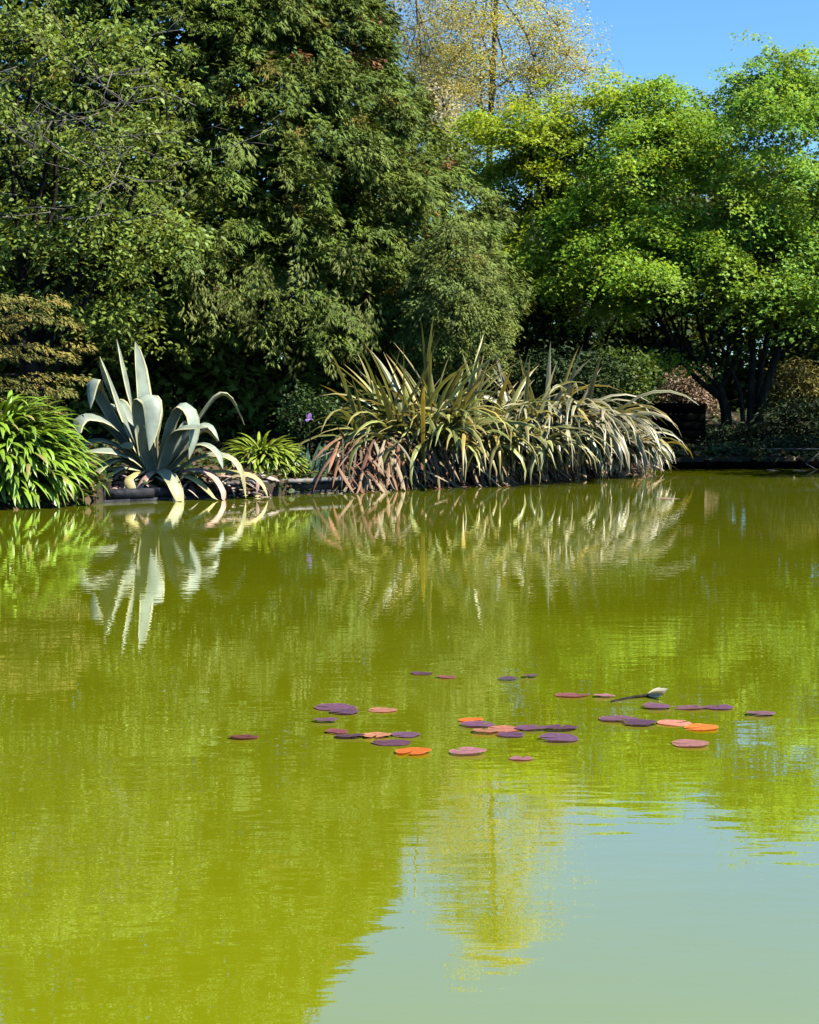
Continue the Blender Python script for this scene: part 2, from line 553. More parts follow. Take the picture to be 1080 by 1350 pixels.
# ---- glossy broadleaf tree on the left with pale bare twigs
def broadleaf_left():
    rs = np.random.RandomState(21)
    base = at(40, 500, 26.8); base[2] = ground_z(base[0], 26.8)
    root = empty("broadleaf_tree", base)
    tag(root, "broadleaf tree with glossy mid green leaves and bare pale twigs, at the left edge", "tree")
    c = at(55, 215, 26.6)
    C = crown_points(rs, 560, c, (2.35, 1.5, 2.75), .45)
    C2 = np.array([at(px, py, 26.0 + rs.uniform(-.4, .6)) + rs.normal(0, .12, 3) for px, py in
                   ((150, 400), (190, 395), (230, 360), (215, 330), (110, 400), (60, 405), (160, 350), (245, 300), (140, 300), (205, 290), (90, 340), (30, 350)) for _ in range(5)])
    C = np.concatenate((C, C2))
    C = C[bough(C, 5, 1.1) > -.3]
    n = len(C)
    T = tints(rs, n, (.175, .235, .038), .28, .12)
    s = [pad_clumps(rs, C, rs.uniform(.22, .46, n), 46, .105, .055, T, .08, OVAL, .5, .5, .35, np.tile((.1, -.4, 0.), (n, 1)))]
    link("crown", leaf_mesh("crown", s), M_BROAD, root)["kind"] = "stuff"
    tops = C[rs.choice(n, 16, replace=False)]
    tr = [base + np.array((.1 * math.sin(k), 0, 0)) + np.array((0, 0, k * .6 - .2)) for k in range(6)]
    mb = skeleton(rs, base, tops, tr, .16, .06, C[::2], .011)
    link("trunk", mb.mesh("trunk", True), M_BARK, root)
    tw = MB()
    for i in range(46):
        px, py = rs.uniform(-20, 235), rs.uniform(50, 300)
        if i < 26: px, py = rs.normal(130, 55), rs.normal(165, 45)
        p = at(px, py, 25.1 + rs.uniform(-.3, .5))
        d = np.array((rs.uniform(-1, 1), rs.uniform(-.3, .2), rs.uniform(-.3, .5))); d = unit(d) * rs.uniform(.5, 1.2)
        m = p + d * .5 + rs.normal(0, .06, 3)
        q = p + d
        tube(tw, [p, m, q], [.009, .006, .003], 4)
        for k in range(3):
            s0 = m + (q - m) * rs.rand(); e = s0 + d * .35 + rs.normal(0, .14, 3)
            tube(tw, [s0, (s0 + e) / 2 + rs.normal(0, .02, 3), e], [.005, .004, .002], 3)
    link("bare_twigs", tw.mesh("bare_twigs"), M_PALE_BARK, root)
broadleaf_left()

# ---- golden conifer fronds, far left
def golden_conifer():
    rs = np.random.RandomState(31)
    base = at(-60, 500, 24.9); base[2] = ground_z(base[0], 24.9)
    root = empty("golden_conifer", base)
    tag(root, "low golden tipped conifer with flat tiered fronds behind the left strap leaf clump", "conifer")
    C, A, T = [], [], []
    for (x0, y0, x1, y1) in ((-90, 462, 100, 453), (-90, 470, 85, 468), (-90, 498, 105, 495), (-80, 505, 92, 512), (-70, 396, 75, 392), (-70, 410, 95, 420),
                             (-80, 388, 40, 402), (-90, 540, 60, 540), (-90, 432, 20, 428), (-80, 520, 70, 525)):
        for k in range(12):
            u = k / 11
            D = 24.6 - .5 * u + rs.uniform(-.4, .4)
            C.append(at(x0 + (x1 - x0) * u + rs.normal(0, 6), y0 + (y1 - y0) * u + rs.normal(0, 2.5), D))
            A.append((1, -.35, -.06 - .12 * u)); T.append((.27, .22, .05) if rs.rand() < .45 else (.15, .155, .035))
    C = np.array(C); A = np.array(A, dtype=float) + rs.normal(0, .15, (len(C), 3)); T = np.array(T) * rs.uniform(.75, 1.2, (len(C), 1))
    s = [frond_clumps(rs, C, A, .40, .15, 44, .09, .04, T, .12, FAN, .018, .25)]
    link("crown", leaf_mesh("crown", s), M_CONIFER, root)["kind"] = "stuff"
    mb = MB()
    tube(mb, [base + np.array((0, 0, -.2)), base + np.array((.05, 0, 1)), base + np.array((0, 0, 3.0))], [.1, .08, .02], 8)
    link("trunk", mb.mesh("trunk", True), M_BARK, root)
    for i in range(10):
        e = C[i * 12 + 9]; s0 = base + np.array((0, 0, max(.3, e[2] - base[2] - .25)))
        m2 = MB(); tube(m2, [s0, (s0 + e) / 2 + np.array((0, 0, .1)), e], [.03, .02, .006], 5)
        link("limb", m2.mesh("limb", True), M_BARK, root)
golden_conifer()

# ---- maples
def maple(name, label, base, stems, crown, n, per, col, seed, zmin, extra=(), ll=.098):
    rs = np.random.RandomState(seed)
    base = np.asarray(base, dtype=float)
    root = empty(name, base)
    tag(root, label, "tree", "maples on the far bank")
    Cs, Os = [], []
    tot = sum(c[2] for c in crown)
    for c, r, wgt in crown:
        k_ = int(n * wgt / tot)
        p_, d_ = crown_points(rs, int(k_ * .3), c, r, .55, zmin, .2, True)
        Cs.append(p_); Os.append(d_ * .5)
        nt_ = max(3, int(k_ * .7 / 13))
        p_, d_ = crown_points(rs, nt_, c, r, .55, zmin, .22, True)
        q = np.repeat(np.arange(len(p_)), 13)
        rr_ = np.sqrt(rs.rand(len(q))); aa_ = rs.uniform(0, 6.28, len(q)); sz = rs.uniform(.55, 1.15, len(p_))[q]
        off = np.stack((rr_ * np.cos(aa_) * sz * 1.15, rr_ * np.sin(aa_) * sz, .34 * sz * (1 - 1.6 * rr_ ** 2) + rs.normal(0, .06, len(q))), 1)
        off[:, 2] -= .3 * sz * (off[:, 0] * d_[q, 0] + off[:, 1] * d_[q, 1])
        Cs.append(p_[q] + off); Os.append(d_[q] * .3 + off * .5)
    for c, r, k in extra:
        Cs.append(np.asarray(c) + rs.normal(0, 1, (k, 3)) * np.asarray(r)); Os.append(np.tile((0., -.35, 0.), (k, 1)))
    C = np.concatenate(Cs); O = np.concatenate(Os)
    ok = bough(C * np.array((1, 1, 2.0)), seed, 1.9) > -.58        # gaps between the tiers
    ok |= C[:, 2] > np.percentile(C[:, 2], 80)
    C, O = C[ok], O[ok]; n = len(C)
    T = tints(rs, n, col, .18, .14)
    s = [pad_clumps(rs, C, rs.uniform(.24, .52, n), per, ll, ll * .8, T, .075, STAR, .36, .48, .25, O)]
    link("crown", leaf_mesh("crown", s), M_MAPLE, root)["kind"] = "stuff"
    first = True
    for st in stems:
        pts, r0, nl = st
        pts = np.asarray(pts, dtype=float)
        # smooth the stem
        u = np.linspace(0, len(pts) - 1, 12); P = np.stack([np.interp(u, np.arange(len(pts)), pts[:, k]) for k in range(3)], 1)
        P[1:-1] = (P[:-2] + 2 * P[1:-1] + P[2:]) / 4
        near = C[np.argsort(np.linalg.norm(C - P[-1], axis=1))]
        tops = near[rs.choice(min(len(near), max(nl * 14, 60)), nl, replace=False)]
        mb = skeleton(rs, base, tops, P, r0 * .8, r0 * .3, near[:110:2], .01, .5)
        link("trunk" if first else "stem", mb.mesh("stem", True), M_BARK, root)
        first = False
    return root

b1 = at(748, 560, 39); b1[2] = ground_z(b1[0], 39)
maple("maple_tree", "yellow green maple between the huge cypress and the forked maple", b1,
      [((b1 + (0, 0, -.3), at(745, 470, 39), at(742, 420, 39.2), at(735, 330, 39.4), at(720, 240, 39.5)), .13, 10),
       ((b1 + (.1, 0, -.3), at(772, 450, 38.8), at(785, 390, 38.7), at(800, 300, 38.6)), .09, 7),
       ((b1 + (-.2, 0, -.3), at(722, 440, 39.3), at(700, 370, 39.5), at(672, 290, 39.6)), .08, 7),
       ((b1 + (.4, 0, -.3), at(800, 440, 38.6), at(835, 385, 38.2)), .06, 4)],
      [(at(705, 265, 40), (1.75, 1.9, 2.3), 1.0), (at(650, 250, 41), (1.0, 1.3, 1.6), .4), (at(780, 230, 39.5), (1.35, 1.7, 2.0), .6), (at(720, 360, 38.6), (1.6, 1.4, 1.1), .5), (at(790, 400, 37.2), (1.2, 1.0, .6), .25), (at(640, 205, 41), (.8, 1.0, .8), .25), (at(700, 185, 40), (1.3, 1.2, .7), .4)],
      800, 82, (.34, .45, .035), 41, 2.6,
      extra=((at(715, 165, 39.5), (.5, .5, .25), 16), (at(798, 128, 40), (.2, .3, .42), 18), (at(690, 150, 40), (.25, .3, .3), 12), (at(742, 150, 40), (.22, .3, .3), 10)))

b2 = at(958, 556, 37.5); b2[2] = ground_z(b2[0], 37.5)
maple("maple_tree", "green maple with a forked dark trunk beside the black box", b2,
      [((b2 + (0, 0, -.3), at(958, 545, 37.5), at(950, 518, 37.5), at(947, 500, 37.5)), .19, 2),
       ((at(950, 525, 37.5), at(925, 505, 37.4), at(905, 485, 37.3), at(880, 440, 37.0), at(858, 395, 36.9)), .09, 8),
       ((at(947, 508, 37.5), at(940, 480, 37.6), at(925, 440, 37.8), at(905, 370, 38)), .09, 8),
       ((at(950, 510, 37.5), at(965, 485, 37.4), at(975, 450, 37.3), at(960, 360, 37.2)), .08, 7)],
      [(at(860, 255, 38.2), (1.75, 2.0, 2.15), 1.0), (at(905, 190, 39), (1.3, 1.6, 1.35), .5), (at(830, 330, 36.8), (1.7, 1.2, 1.0), .4), (at(920, 375, 36.3), (1.7, 1.2, .7), .25), (at(860, 350, 36.2), (1.3, 1.0, .9), .35), (at(850, 165, 39.5), (1.3, 1.3, .85), .45), (at(940, 260, 38.5), (1.1, 1.5, 1.6), .4)],
      920, 82, (.255, .41, .04), 42, 2.75,
      extra=((at(835, 395, 36.4), (.45, .4, .12), 12), (at(790, 370, 36.6), (.4, .4, .12), 10), (at(880, 470, 36.6), (.5, .5, .2), 8), (at(868, 140, 39.5), (.2, .3, .32), 12), (at(838, 135, 39.5), (.16, .3, .28), 9), (at(905, 150, 39.3), (.18, .3, .28), 9)))

b3 = at(988, 553, 37.2); b3[2] = ground_z(b3[0], 37.2)
maple("maple_tree", "tall green maple with several dark stems at the right edge", b3,
      [((b3 + (0, 0, -.3), at(990, 530, 37.2), at(992, 470, 37.2), at(994, 400, 37.3), at(1000, 300, 37.5)), .12, 8),
       ((b3 + (-.1, 0, -.3), at(978, 520, 37.1), at(962, 480, 37.0), at(950, 455, 36.9)), .08, 4),
       ((b3 + (.15, 0, -.3), at(1003, 530, 37.1), at(1020, 480, 37.0), at(1034, 430, 36.9), at(1055, 350, 36.9)), .15, 8),
       ((b3 + (.05, 0, -.3), at(998, 520, 37.4), at(1008, 460, 37.5), at(1018, 400, 37.6)), .10, 7)],
      [(at(1030, 240, 38), (2.1, 2.1, 2.3), 1.0), (at(1030, 130, 38.5), (1.2, 1.5, .95), .42), (at(1120, 230, 38), (1.9, 2.0, 2.4), .7), (at(990, 330, 36.5), (1.9, 1.3, 1.1), .5), (at(1065, 380, 36), (1.3, 1.0, .8), .25),
       (at(1110, 370, 36.5), (1.6, 1.2, 1.0), .3), (at(1050, 210, 37), (1.4, 1.2, 1.2), .5), (at(1075, 290, 37.5), (1.3, 1.4, 1.3), .4)],
      1050, 84, (.235, .395, .055), 43, 2.85,
      extra=((at(1018, 100, 38.3), (.22, .3, .45), 20), (at(965, 125, 38.5), (.25, .4, .22), 12), (at(1062, 108, 38.3), (.22, .3, .35), 12), (at(990, 120, 38.3), (.2, .3, .3), 10), (at(985, 385, 36.2), (.5, .4, .12), 14), (at(1060, 300, 36), (.6, .4, .3), 14)))

b4 = np.array((11.6, 32.6, 0.0)); b4[2] = ground_z(11.6, 32.6)  # added unseen maple, placed to shade the right bank
maple("maple_tree", "added unseen maple shading the bank just past the right edge", b4,
      [((b4 + (0, 0, -.3), b4 + (.1, 0, 1.2), b4 + (-.2, -.2, 2.6), b4 + (-.3, -.3, 4.5)), .16, 9), ((b4 + (.1, 0, .8), b4 + (.5, -.3, 2.4), b4 + (.9, -.5, 4.2)), .1, 7)],
      [((11.3, 31.6, 5.6), (2.6, 2.8, 2.1), 1.0), ((10.6, 30.6, 4.2), (1.9, 2.0, 1.0), .5)], 260, 80, (.24, .37, .04), 44, 2.9, ll=.12)

# ---- tall sparse golden trees behind
def sparse_tree(name, label, base, trunk, crown, n, per, col, seed, bark, ll=.10, trunk_r=.22, nl=26, R=(.3, .7), twig=.016):
    rs = np.random.RandomState(seed)
    base = np.asarray(base, dtype=float)
    root = empty(name, base)
    tag(root, label, "tree")
    C = np.concatenate([crown_points(rs, k, c, r, .25, None, .2) for c, r, k in crown])
    m = len(C)
    T = tints(rs, m, col, .2, .1)
    if per:
        s = [pad_clumps(rs, C, rs.uniform(R[0], R[1], m), per, ll, ll * .6, T, .16, DIAMOND, .3, .8, .2)]
        link("crown", leaf_mesh("crown", s), M_YELLOW, root)["kind"] = "stuff"
    P = np.asarray(trunk, dtype=float)
    u = np.linspace(0, len(P) - 1, 14); P = np.stack([np.interp(u, np.arange(len(P)), P[:, k]) for k in range(3)], 1)
    tops = C[rs.choice(m, min(nl, m), replace=False)]
    mb = skeleton(rs, base, tops, P, trunk_r, trunk_r * .3, C, twig, .25, sag=-.05)
    link("trunk", mb.mesh("trunk", True), bark, root)
    return root

D = 55
by = at(645, 560, D); by[2] = ground_z(by[0], D)
sparse_tree("golden_tree", "tall sparse tree with golden yellow spring leaves rising above the maples", by,
            [by + (0, 0, -.3), at(643, 350, D), at(646, 170, D), at(652, 60, D), at(656, -60, D), at(660, -170, D)],
            [(at(650, 60, D), (2.8, 2.4, 3.2), 130), (at(655, -70, D), (2.2, 2.0, 2.6), 110), (at(725, 90, D), (1.6, 1.6, 1.7), 80), (at(590, 110, D), (1.8, 1.6, 2.1), 85), (at(660, -140, D), (1.3, 1, 1.0), 40)],
            270, 135, (.60, .55, .14), 51, M_TAN_BARK, .08, .13, R=(.4, .85), twig=.010)
by = at(560, 560, 52); by[2] = ground_z(by[0], 52)
sparse_tree("budding_tree", "thin grey brown budding tree between the huge cypress and the golden tree", by,
            [by + (0, 0, -.3), at(560, 350, 52), at(565, 170, 52), at(552, 40, 52), at(545, -60, 52)],
            [(at(548, 60, 52), (1.5, 1.6, 2.7), 80), (at(575, 150, 52), (1.4, 1.6, 1.3), 60), (at(600, 40, 52), (1.5, 1.5, 2.0), 40)],
            150, 130, (.48, .43, .15), 52, M_TAN_BARK, .075, .07, 22, twig=.010)
by = at(590, 560, 47); by[2] = ground_z(by[0], 47)
sparse_tree("blossom_tree", "small tree with cream blossom just right of the huge cypress", by,
            [by + (0, 0, -.3), at(588, 350, 47), at(586, 200, 47), at(584, 130, 47)],
            [(at(584, 150, 47), (.5, .6, .75), 24), (at(600, 210, 47), (.6, .6, .8), 20)],
            40, 30, (.55, .50, .33), 53, M_TAN_BARK, .12, .07, 8, (.2, .45))
for (px, top, sd, lab) in ((822, 85, 54, "bare twiggy tree top poking above the left maple"), (918, 122, 55, "bare twiggy tree top in the dip between two maples")):
    by = at(px, 560, 50); by[2] = ground_z(by[0], 50)
    sparse_tree("bare_tree", lab, by, [by + (0, 0, -.3), at(px, 300, 50), at(px - 2, 170, 50), at(px, top + 5, 50)],
                [(at(px, top + 45, 50), (.75, .5, .85), 40)], 26, 0, (.3, .2, .1), sd, M_TAN_BARK, .1, .022, 14, twig=.007)

# ---- shrubs behind and under the trees
def shrub(name, label, c, r, n, per, col, seed, ll=.09, mat=None, tmpl=OVAL, zlow=None, cat="shrub", kindgroup=None, R=(.18, .4), var=.2, widen=.55):
    rs = np.random.RandomState(seed)
    c = np.asarray(c, dtype=float)
    base = np.array((c[0], c[1], ground_z(c[0], c[1])))
    root = empty(name, base)
    tag(root, label, cat, kindgroup)
    C = crown_points(rs, n, c, r, .5, base[2] + .05, .12)
    T = tints(rs, len(C), col, var, .12)
    s = [pad_clumps(rs, C, rs.uniform(R[0], R[1], len(C)), per, ll, ll * widen, T, .08, tmpl, .45, .6, .3)]
    link("foliage", leaf_mesh("foliage", s), mat or M_BROAD, root)["kind"] = "stuff"
    mb = MB()
    for k in range(6):
        e = C[k]
        tube(mb, [base + np.array((.08 * k - .2, 0, -.1)), (base + e) / 2 + rs.normal(0, .08, 3), e], [.035, .025, .01], 5)
    link("stem", mb.mesh("stem", True), M_BARK, root)
    return root

GREEN = (.03, .05, .013)
shrub("evergreen_shrub", "dark evergreen mass filling the gap behind the agave", (-7.4, 43, 2.8), (4.0, 1.6, 3.4), 340, 80, GREEN, 76, .15, tmpl=DIAMOND, R=(.5, .9))
shrub("evergreen_shrub", "dark evergreen mass at the far left edge behind the golden conifer", (-13.5, 38, 2.8), (4.0, 1.6, 3.4), 240, 50, GREEN, 77, .24, tmpl=DIAMOND, R=(.5, .9))
shrub("evergreen_shrub", "dark evergreen mass behind the yellow green phormium", (-.2, 39, 2.2), (3.2, 1.4, 2.2), 280, 80, GREEN, 78, .14, tmpl=DIAMOND, R=(.5, .8))
shrub("evergreen_shrub", "dark evergreen mass behind the huge cypress, far left", (-11.5, 41, 3.5), (4.5, 2.5, 4.5), 260, 60, GREEN, 61, .2, tmpl=DIAMOND, widen=.75, R=(.5, .9))
shrub("evergreen_shrub", "tall dark hedge farthest back behind the maples", (9.5, 56, 4.0), (9.0, 1.5, 5.0), 420, 50, (.06, .09, .02), 82, .32, tmpl=DIAMOND, R=(.6, 1.1), widen=.75)
shrub("evergreen_shrub", "dark evergreen mass behind the cypress trunk", (-3.5, 42, 3.2), (4.6, 2.2, 4.2), 300, 90, GREEN, 62, .15, tmpl=DIAMOND, widen=.75, R=(.5, .9))
shrub("evergreen_shrub", "dark evergreen shrub behind the left phormium", (2.2, 43, 2.6), (3.2, 2.0, 3.2), 220, 60, GREEN, 63, .18, tmpl=DIAMOND, widen=.75, R=(.4, .8))
shrub("evergreen_shrub", "dark evergreen shrub behind the left maple stems", (5.4, 46, 3.8), (3.4, 2.0, 4.4), 500, 60, (.06, .09, .02), 64, .16, tmpl=DIAMOND, widen=.75, R=(.4, .8))
shrub("evergreen_shrub", "olive green shrub far behind the forked maple", (9.0, 48, 3.8), (3.6, 2.0, 4.4), 560, 60, (.11, .13, .03), 65, .16, tmpl=DIAMOND, widen=.75, R=(.4, .8))
shrub("evergreen_shrub", "olive green shrub far behind the right edge maple", (13.3, 46, 3.8), (3.8, 2.0, 4.4), 560, 60, (.10, .13, .03), 66, .16, tmpl=DIAMOND, widen=.75, R=(.4, .8))
c = at(910, 512, 41.5)
shrub("brown_bush", "dry pinkish brown bush seen between box and forked trunk", c, (.7, .5, .55), 80, 50, (.38, .27, .185), 67, .12, M_DRY, DIAMOND, R=(.15, .35), widen=.3)
c = at(1045, 510, 40)
shrub("olive_bush", "yellow olive bush right of the maple stems", c, (.8, .5, .6), 80, 50, (.20, .18, .05), 68, .12, M_DRY, DIAMOND, R=(.15, .35), widen=.35)
c = at(822, 492, 33.6)
shrub("ivy_shrub", "small leaved bright green shrub behind the right phormium", c, (.68, .5, .5), 80, 44, (.10, .15, .025), 69, .075, M_BROAD, OVAL, R=(.12, .3), widen=.8)
c = at(745, 500, 32.8)
shrub("leafy_shrub", "dark leafy shrub between the two phormiums and the maples", c, (1.1, .6, .7), 110, 46, (.035, .06, .016), 70, .09, M_CONIFER)
c = at(410, 545, 27.6)
shrub("periwinkle_shrub", "low leafy periwinkle in the shade behind the purple iris", c, (.5, .35, .4), 60, 36, (.06, .11, .03), 71, .06, widen=.7, R=(.1, .25))
c = at(1058, 555, 34.6)
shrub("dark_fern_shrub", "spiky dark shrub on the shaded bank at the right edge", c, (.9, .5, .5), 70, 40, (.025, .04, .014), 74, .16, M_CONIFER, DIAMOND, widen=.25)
c = at(960, 582, 34.6)  # added shrub, tinted near black to stand in for the bank's shade
shrub("shade_dark_shrub", "added low shrub with shade dark leaves on the shaded bank below the forked maple", c, (1.1, .4, .33), 90, 40, (.022, .034, .012), 75, .09, M_CONIFER)

for (px, py, D, rx, rz_, sd, lab) in ((905, 596, 32.6, .8, .28, 79, "added low shrub with shade dark leaves in front of the black box"), (1045, 590, 32.8, 1.1, .36, 80, "added low shrub with shade dark leaves behind the thin grey rail"),
                                 (975, 598, 32.4, .9, .28, 81, "added low shrub with shade dark leaves at the shaded waterline below the maples")):
    shrub("shade_dark_shrub", lab, at(px, py + 6, D), (rx, .35, rz_ * .8), 100, 40, (.022, .034, .012), sd, .09, M_CONIFER)  # more added shrubs, their tint deepening the shaded bank

def ground_cover():
    rs = np.random.RandomState(171)
    n = 22000
    x = rs.uniform(-8.5, 13, n); d = rs.rand(n) ** 1.6 * np.where(x > 4, 17, 6.5)
    y = np.array([shore_y(v) for v in x]) + np.where(x < 4, .42, .08) + d
    z = np.array([ground_z(a, b) for a, b in zip(x, y)]) + rs.uniform(.0, .13, n)
    edge = d < .12
    z[edge] = rs.uniform(.0, .26, edge.sum()); y[edge] -= rs.uniform(.02, .16, edge.sum())
    P = np.stack((x, y, z), 1)
    keep = bough(P * np.array((1, 1, 0)), 9, 1.6) > -.75
    P = P[keep]; n = len(P)
    D = rs.normal(0, 1, (n, 3)); D[:, 2] *= .35
    N = np.tile((0., -.2, 1.), (n, 1)) + rs.normal(0, .5, (n, 3))
    T = tints(rs, n, (.055, .085, .022), .3, .15)
    dry = rs.rand(n) < .3
    T[dry] = np.array((.16, .10, .055)) * rs.uniform(.5, 1.2, (dry.sum(), 1))
    sc = rs.uniform(.07, .17, n)
    tag(link("ground_cover", leaf_mesh("ground_cover", [leaves(P, D, N, sc, sc * .6, OVAL, T)]), M_BROAD),
        "low ivy and fallen leaves covering the bank under the trees", "ground cover", kind="stuff")
ground_cover()

# ------------------------------------------------------------------ bank edging
def box(mb, c, s, rz=0.0, jit=None, rs=None, bev=.012):
    """box with chamfered top edges"""
    x, y, z = s[0] / 2, s[1] / 2, s[2] / 2
    b = min(bev, x * .5, y * .5, z * .5)
    pts = []
    for zz, k in ((-z, 0), (z - b, 0), (z, b)):
        pts += [(-x + k, -y + k, zz), (x - k, -y + k, zz), (x - k, y - k, zz), (-x + k, y - k, zz)]
    P = np.array(pts)
    if rs is not None: P += rs.normal(0, jit, P.shape)
    ca, sa = math.cos(rz), math.sin(rz)
    Q = np.stack((P[:, 0] * ca - P[:, 1] * sa, P[:, 0] * sa + P[:, 1] * ca, P[:, 2]), 1) + np.asarray(c)
    f = [(3, 2, 1, 0), (8, 9, 10, 11)]
    for L in (0, 4):
        for k in range(4):
            k2 = (k + 1) % 4
            f.append((L + k, L + k2, L + 4 + k2, L + 4 + k))
    mb.add(Q, f)

rs = np.random.RandomState(90)
A0, A1 = on_water(112, 664), on_water(470, 648)
A0[1] -= .12; A1[1] -= .12
root = empty("edging_wall", (A0 + A1) / 2)
tag(root, "low dark stone edging with pale coping along the water under the agave", "wall")
dv = A1 - A0; Lw = np.linalg.norm(dv); rz = math.atan2(dv[1], dv[0])
nst = 6
for i in range(nst):
    if i < 3: continue
    a = A0 + dv * ((i + .5) / nst)
    nrm = np.array((-math.sin(rz), math.cos(rz), 0))
    m1 = MB(); box(m1, a + nrm * .16 + np.array((0, 0, .20)), (Lw / nst - .012, .34 + rs.uniform(-.03, .03), .055), rz, .002, rs, .010)
    link("coping_stone", m1.mesh("coping_stone"), M_STONE, root)
for r_ in range(2):
    for i in range(nst + 1):
        u0 = max(0, (i - .5 * r_) / nst); u1 = min(1, (i + 1 - .5 * r_) / nst)
        if u1 <= u0 + .01 or u0 >= 1: continue
        a = A0 + dv * ((u0 + u1) / 2)
        m1 = MB(); box(m1, a + nrm * .2 + np.array((0, 0, -.03 + .125 * r_ + .02)), (Lw * (u1 - u0) - .015, .28 + rs.uniform(-.02, .02), .118), rz, .002, rs, .008)
        link("wall_stone", m1.mesh("wall_stone"), M_DARKSTONE, root)

# right bank: dark timber boards, box and rail
def right_bank():
    L0, L1 = on_water(862, 618.5), on_water(1180, 617)
    root = empty("timber_edging", (L0 + L1) / 2)
    tag(root, "black shaded timber edging along the far right waterline", "edging")
    dv = L1 - L0; L = np.linalg.norm(dv); rz = math.atan2(dv[1], dv[0])
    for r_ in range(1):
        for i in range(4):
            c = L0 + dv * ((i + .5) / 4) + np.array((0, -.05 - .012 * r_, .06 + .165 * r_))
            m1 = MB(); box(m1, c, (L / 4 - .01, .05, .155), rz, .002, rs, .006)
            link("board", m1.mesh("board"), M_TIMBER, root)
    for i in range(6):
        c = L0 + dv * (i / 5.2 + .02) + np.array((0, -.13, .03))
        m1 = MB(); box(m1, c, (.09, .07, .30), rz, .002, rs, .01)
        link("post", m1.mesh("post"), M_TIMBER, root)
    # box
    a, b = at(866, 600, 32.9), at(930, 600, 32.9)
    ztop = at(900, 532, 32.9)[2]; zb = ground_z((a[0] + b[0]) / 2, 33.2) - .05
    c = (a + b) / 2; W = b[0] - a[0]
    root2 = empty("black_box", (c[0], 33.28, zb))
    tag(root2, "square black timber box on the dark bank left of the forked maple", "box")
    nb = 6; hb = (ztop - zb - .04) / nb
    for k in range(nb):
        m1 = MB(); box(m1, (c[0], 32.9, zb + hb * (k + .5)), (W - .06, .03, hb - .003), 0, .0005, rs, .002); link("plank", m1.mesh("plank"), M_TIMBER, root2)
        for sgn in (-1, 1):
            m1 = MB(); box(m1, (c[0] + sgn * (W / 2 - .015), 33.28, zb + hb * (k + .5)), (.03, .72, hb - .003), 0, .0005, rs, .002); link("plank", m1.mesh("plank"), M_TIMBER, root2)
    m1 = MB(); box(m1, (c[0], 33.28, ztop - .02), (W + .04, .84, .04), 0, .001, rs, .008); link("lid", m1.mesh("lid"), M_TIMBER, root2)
    # low rail with slanting strut at the right edge
    p0, p1 = at(1012, 593, 31.55), at(1150, 591, 31.55)
    root3 = empty("low_rail", (p1[0], 31.55, 0))
    tag(root3, "thin grey wooden rail with a slanting strut over the right waterline", "rail")
    m1 = MB(); box(m1, (p0 + p1) / 2, (p1[0] - p0[0], .05, .025), 0, .001, rs, .004); link("rail", m1.mesh("rail"), M_GREYWOOD, root3)
    q0, q1 = at(1062, 611, 31.45), at(1085, 594, 31.45)
    m1 = MB(); tube(m1, [q0, q1], [.012, .012], 6); link("strut", m1.mesh("strut"), M_GREYWOOD, root3)
    q0, q1 = at(1062, 611, 31.44), at(1078, 620, 31.44)
    m1 = MB(); tube(m1, [q0, q1], [.012, .012], 6); link("strut", m1.mesh("strut"), M_GREYWOOD, root3)
    m1 = MB(); tube(m1, [p1 + (-.1, 0, .02), p1 + (-.1, 0, -.7)], [.035, .035], 8); link("post", m1.mesh("post"), M_GREYWOOD, root3)
right_bank()

# ------------------------------------------------------------------ strap and sword leaves
def strip(path, widths, side, fold=.25, tmid=None, tedge=None, ttip=None, thick=0):
    """V-folded blade: three vertices across; returns mesh"""
    path = np.asarray(path, dtype=float); n = len(path)
    T = unit(np.gradient(path, axis=0))
    side = np.broadcast_to(np.asarray(side, dtype=float), (n, 3))
    S = unit(side - T * np.sum(side * T, axis=1, keepdims=True))
    N = np.cross(S, T)
    V, C = [], []
    cols = 3
    for i in range(n):
        w = widths[i] / 2
        up = N[i] * (w * fold)
        V += [path[i] - S[i] * w + up, path[i] - N[i] * thick * min(1, w * 12), path[i] + S[i] * w + up]
        u = i / (n - 1)
        e, m = np.asarray(tedge), np.asarray(tmid)
        if ttip is not None:
            k = max(0, (u - .55) / .45) ** 1.5
            e = e * (1 - k) + np.asarray(ttip) * k; m = m * (1 - k) + np.asarray(ttip) * k
        C += [e, m, e]
    Fc = []
    for i in range(n - 1):
        for k in range(2):
            Fc.append((i * 3 + k, i * 3 + k + 1, (i + 1) * 3 + k + 1, (i + 1) * 3 + k))
    mb = MB(); mb.add(V, Fc, np.array(C))
    return mb

def arch(base, az, elev, length, bend, n=8, sway=0.0, floor=None):
    """path that leaves at elev and bends over by 'bend' radians along its length"""
    p = np.array(base, dtype=float); out = [p.copy()]
    h = np.array((math.cos(az), math.sin(az), 0)); sd = np.array((-math.sin(az), math.cos(az), 0))
    for i in range(n):
        u = (i + .5) / n
        e = elev - bend * u ** 1.4
        d = h * math.cos(e) + np.array((0, 0, math.sin(e))) + sd * sway * u
        p = p + unit(d) * (length / n)
        if floor is not None and p[2] < floor: p[2] = floor + .004 * (i % 3)
        out.append(p.copy())
    return np.array(out), sd

def blade_width(w, n, belly=.5):
    u = np.linspace(0, 1, n)
    return w * np.clip(np.minimum(.55 + u * 1.2, 1) * (1 - np.clip((u - belly) / (1 - belly), 0, 1) ** 1.8), .04, 1)

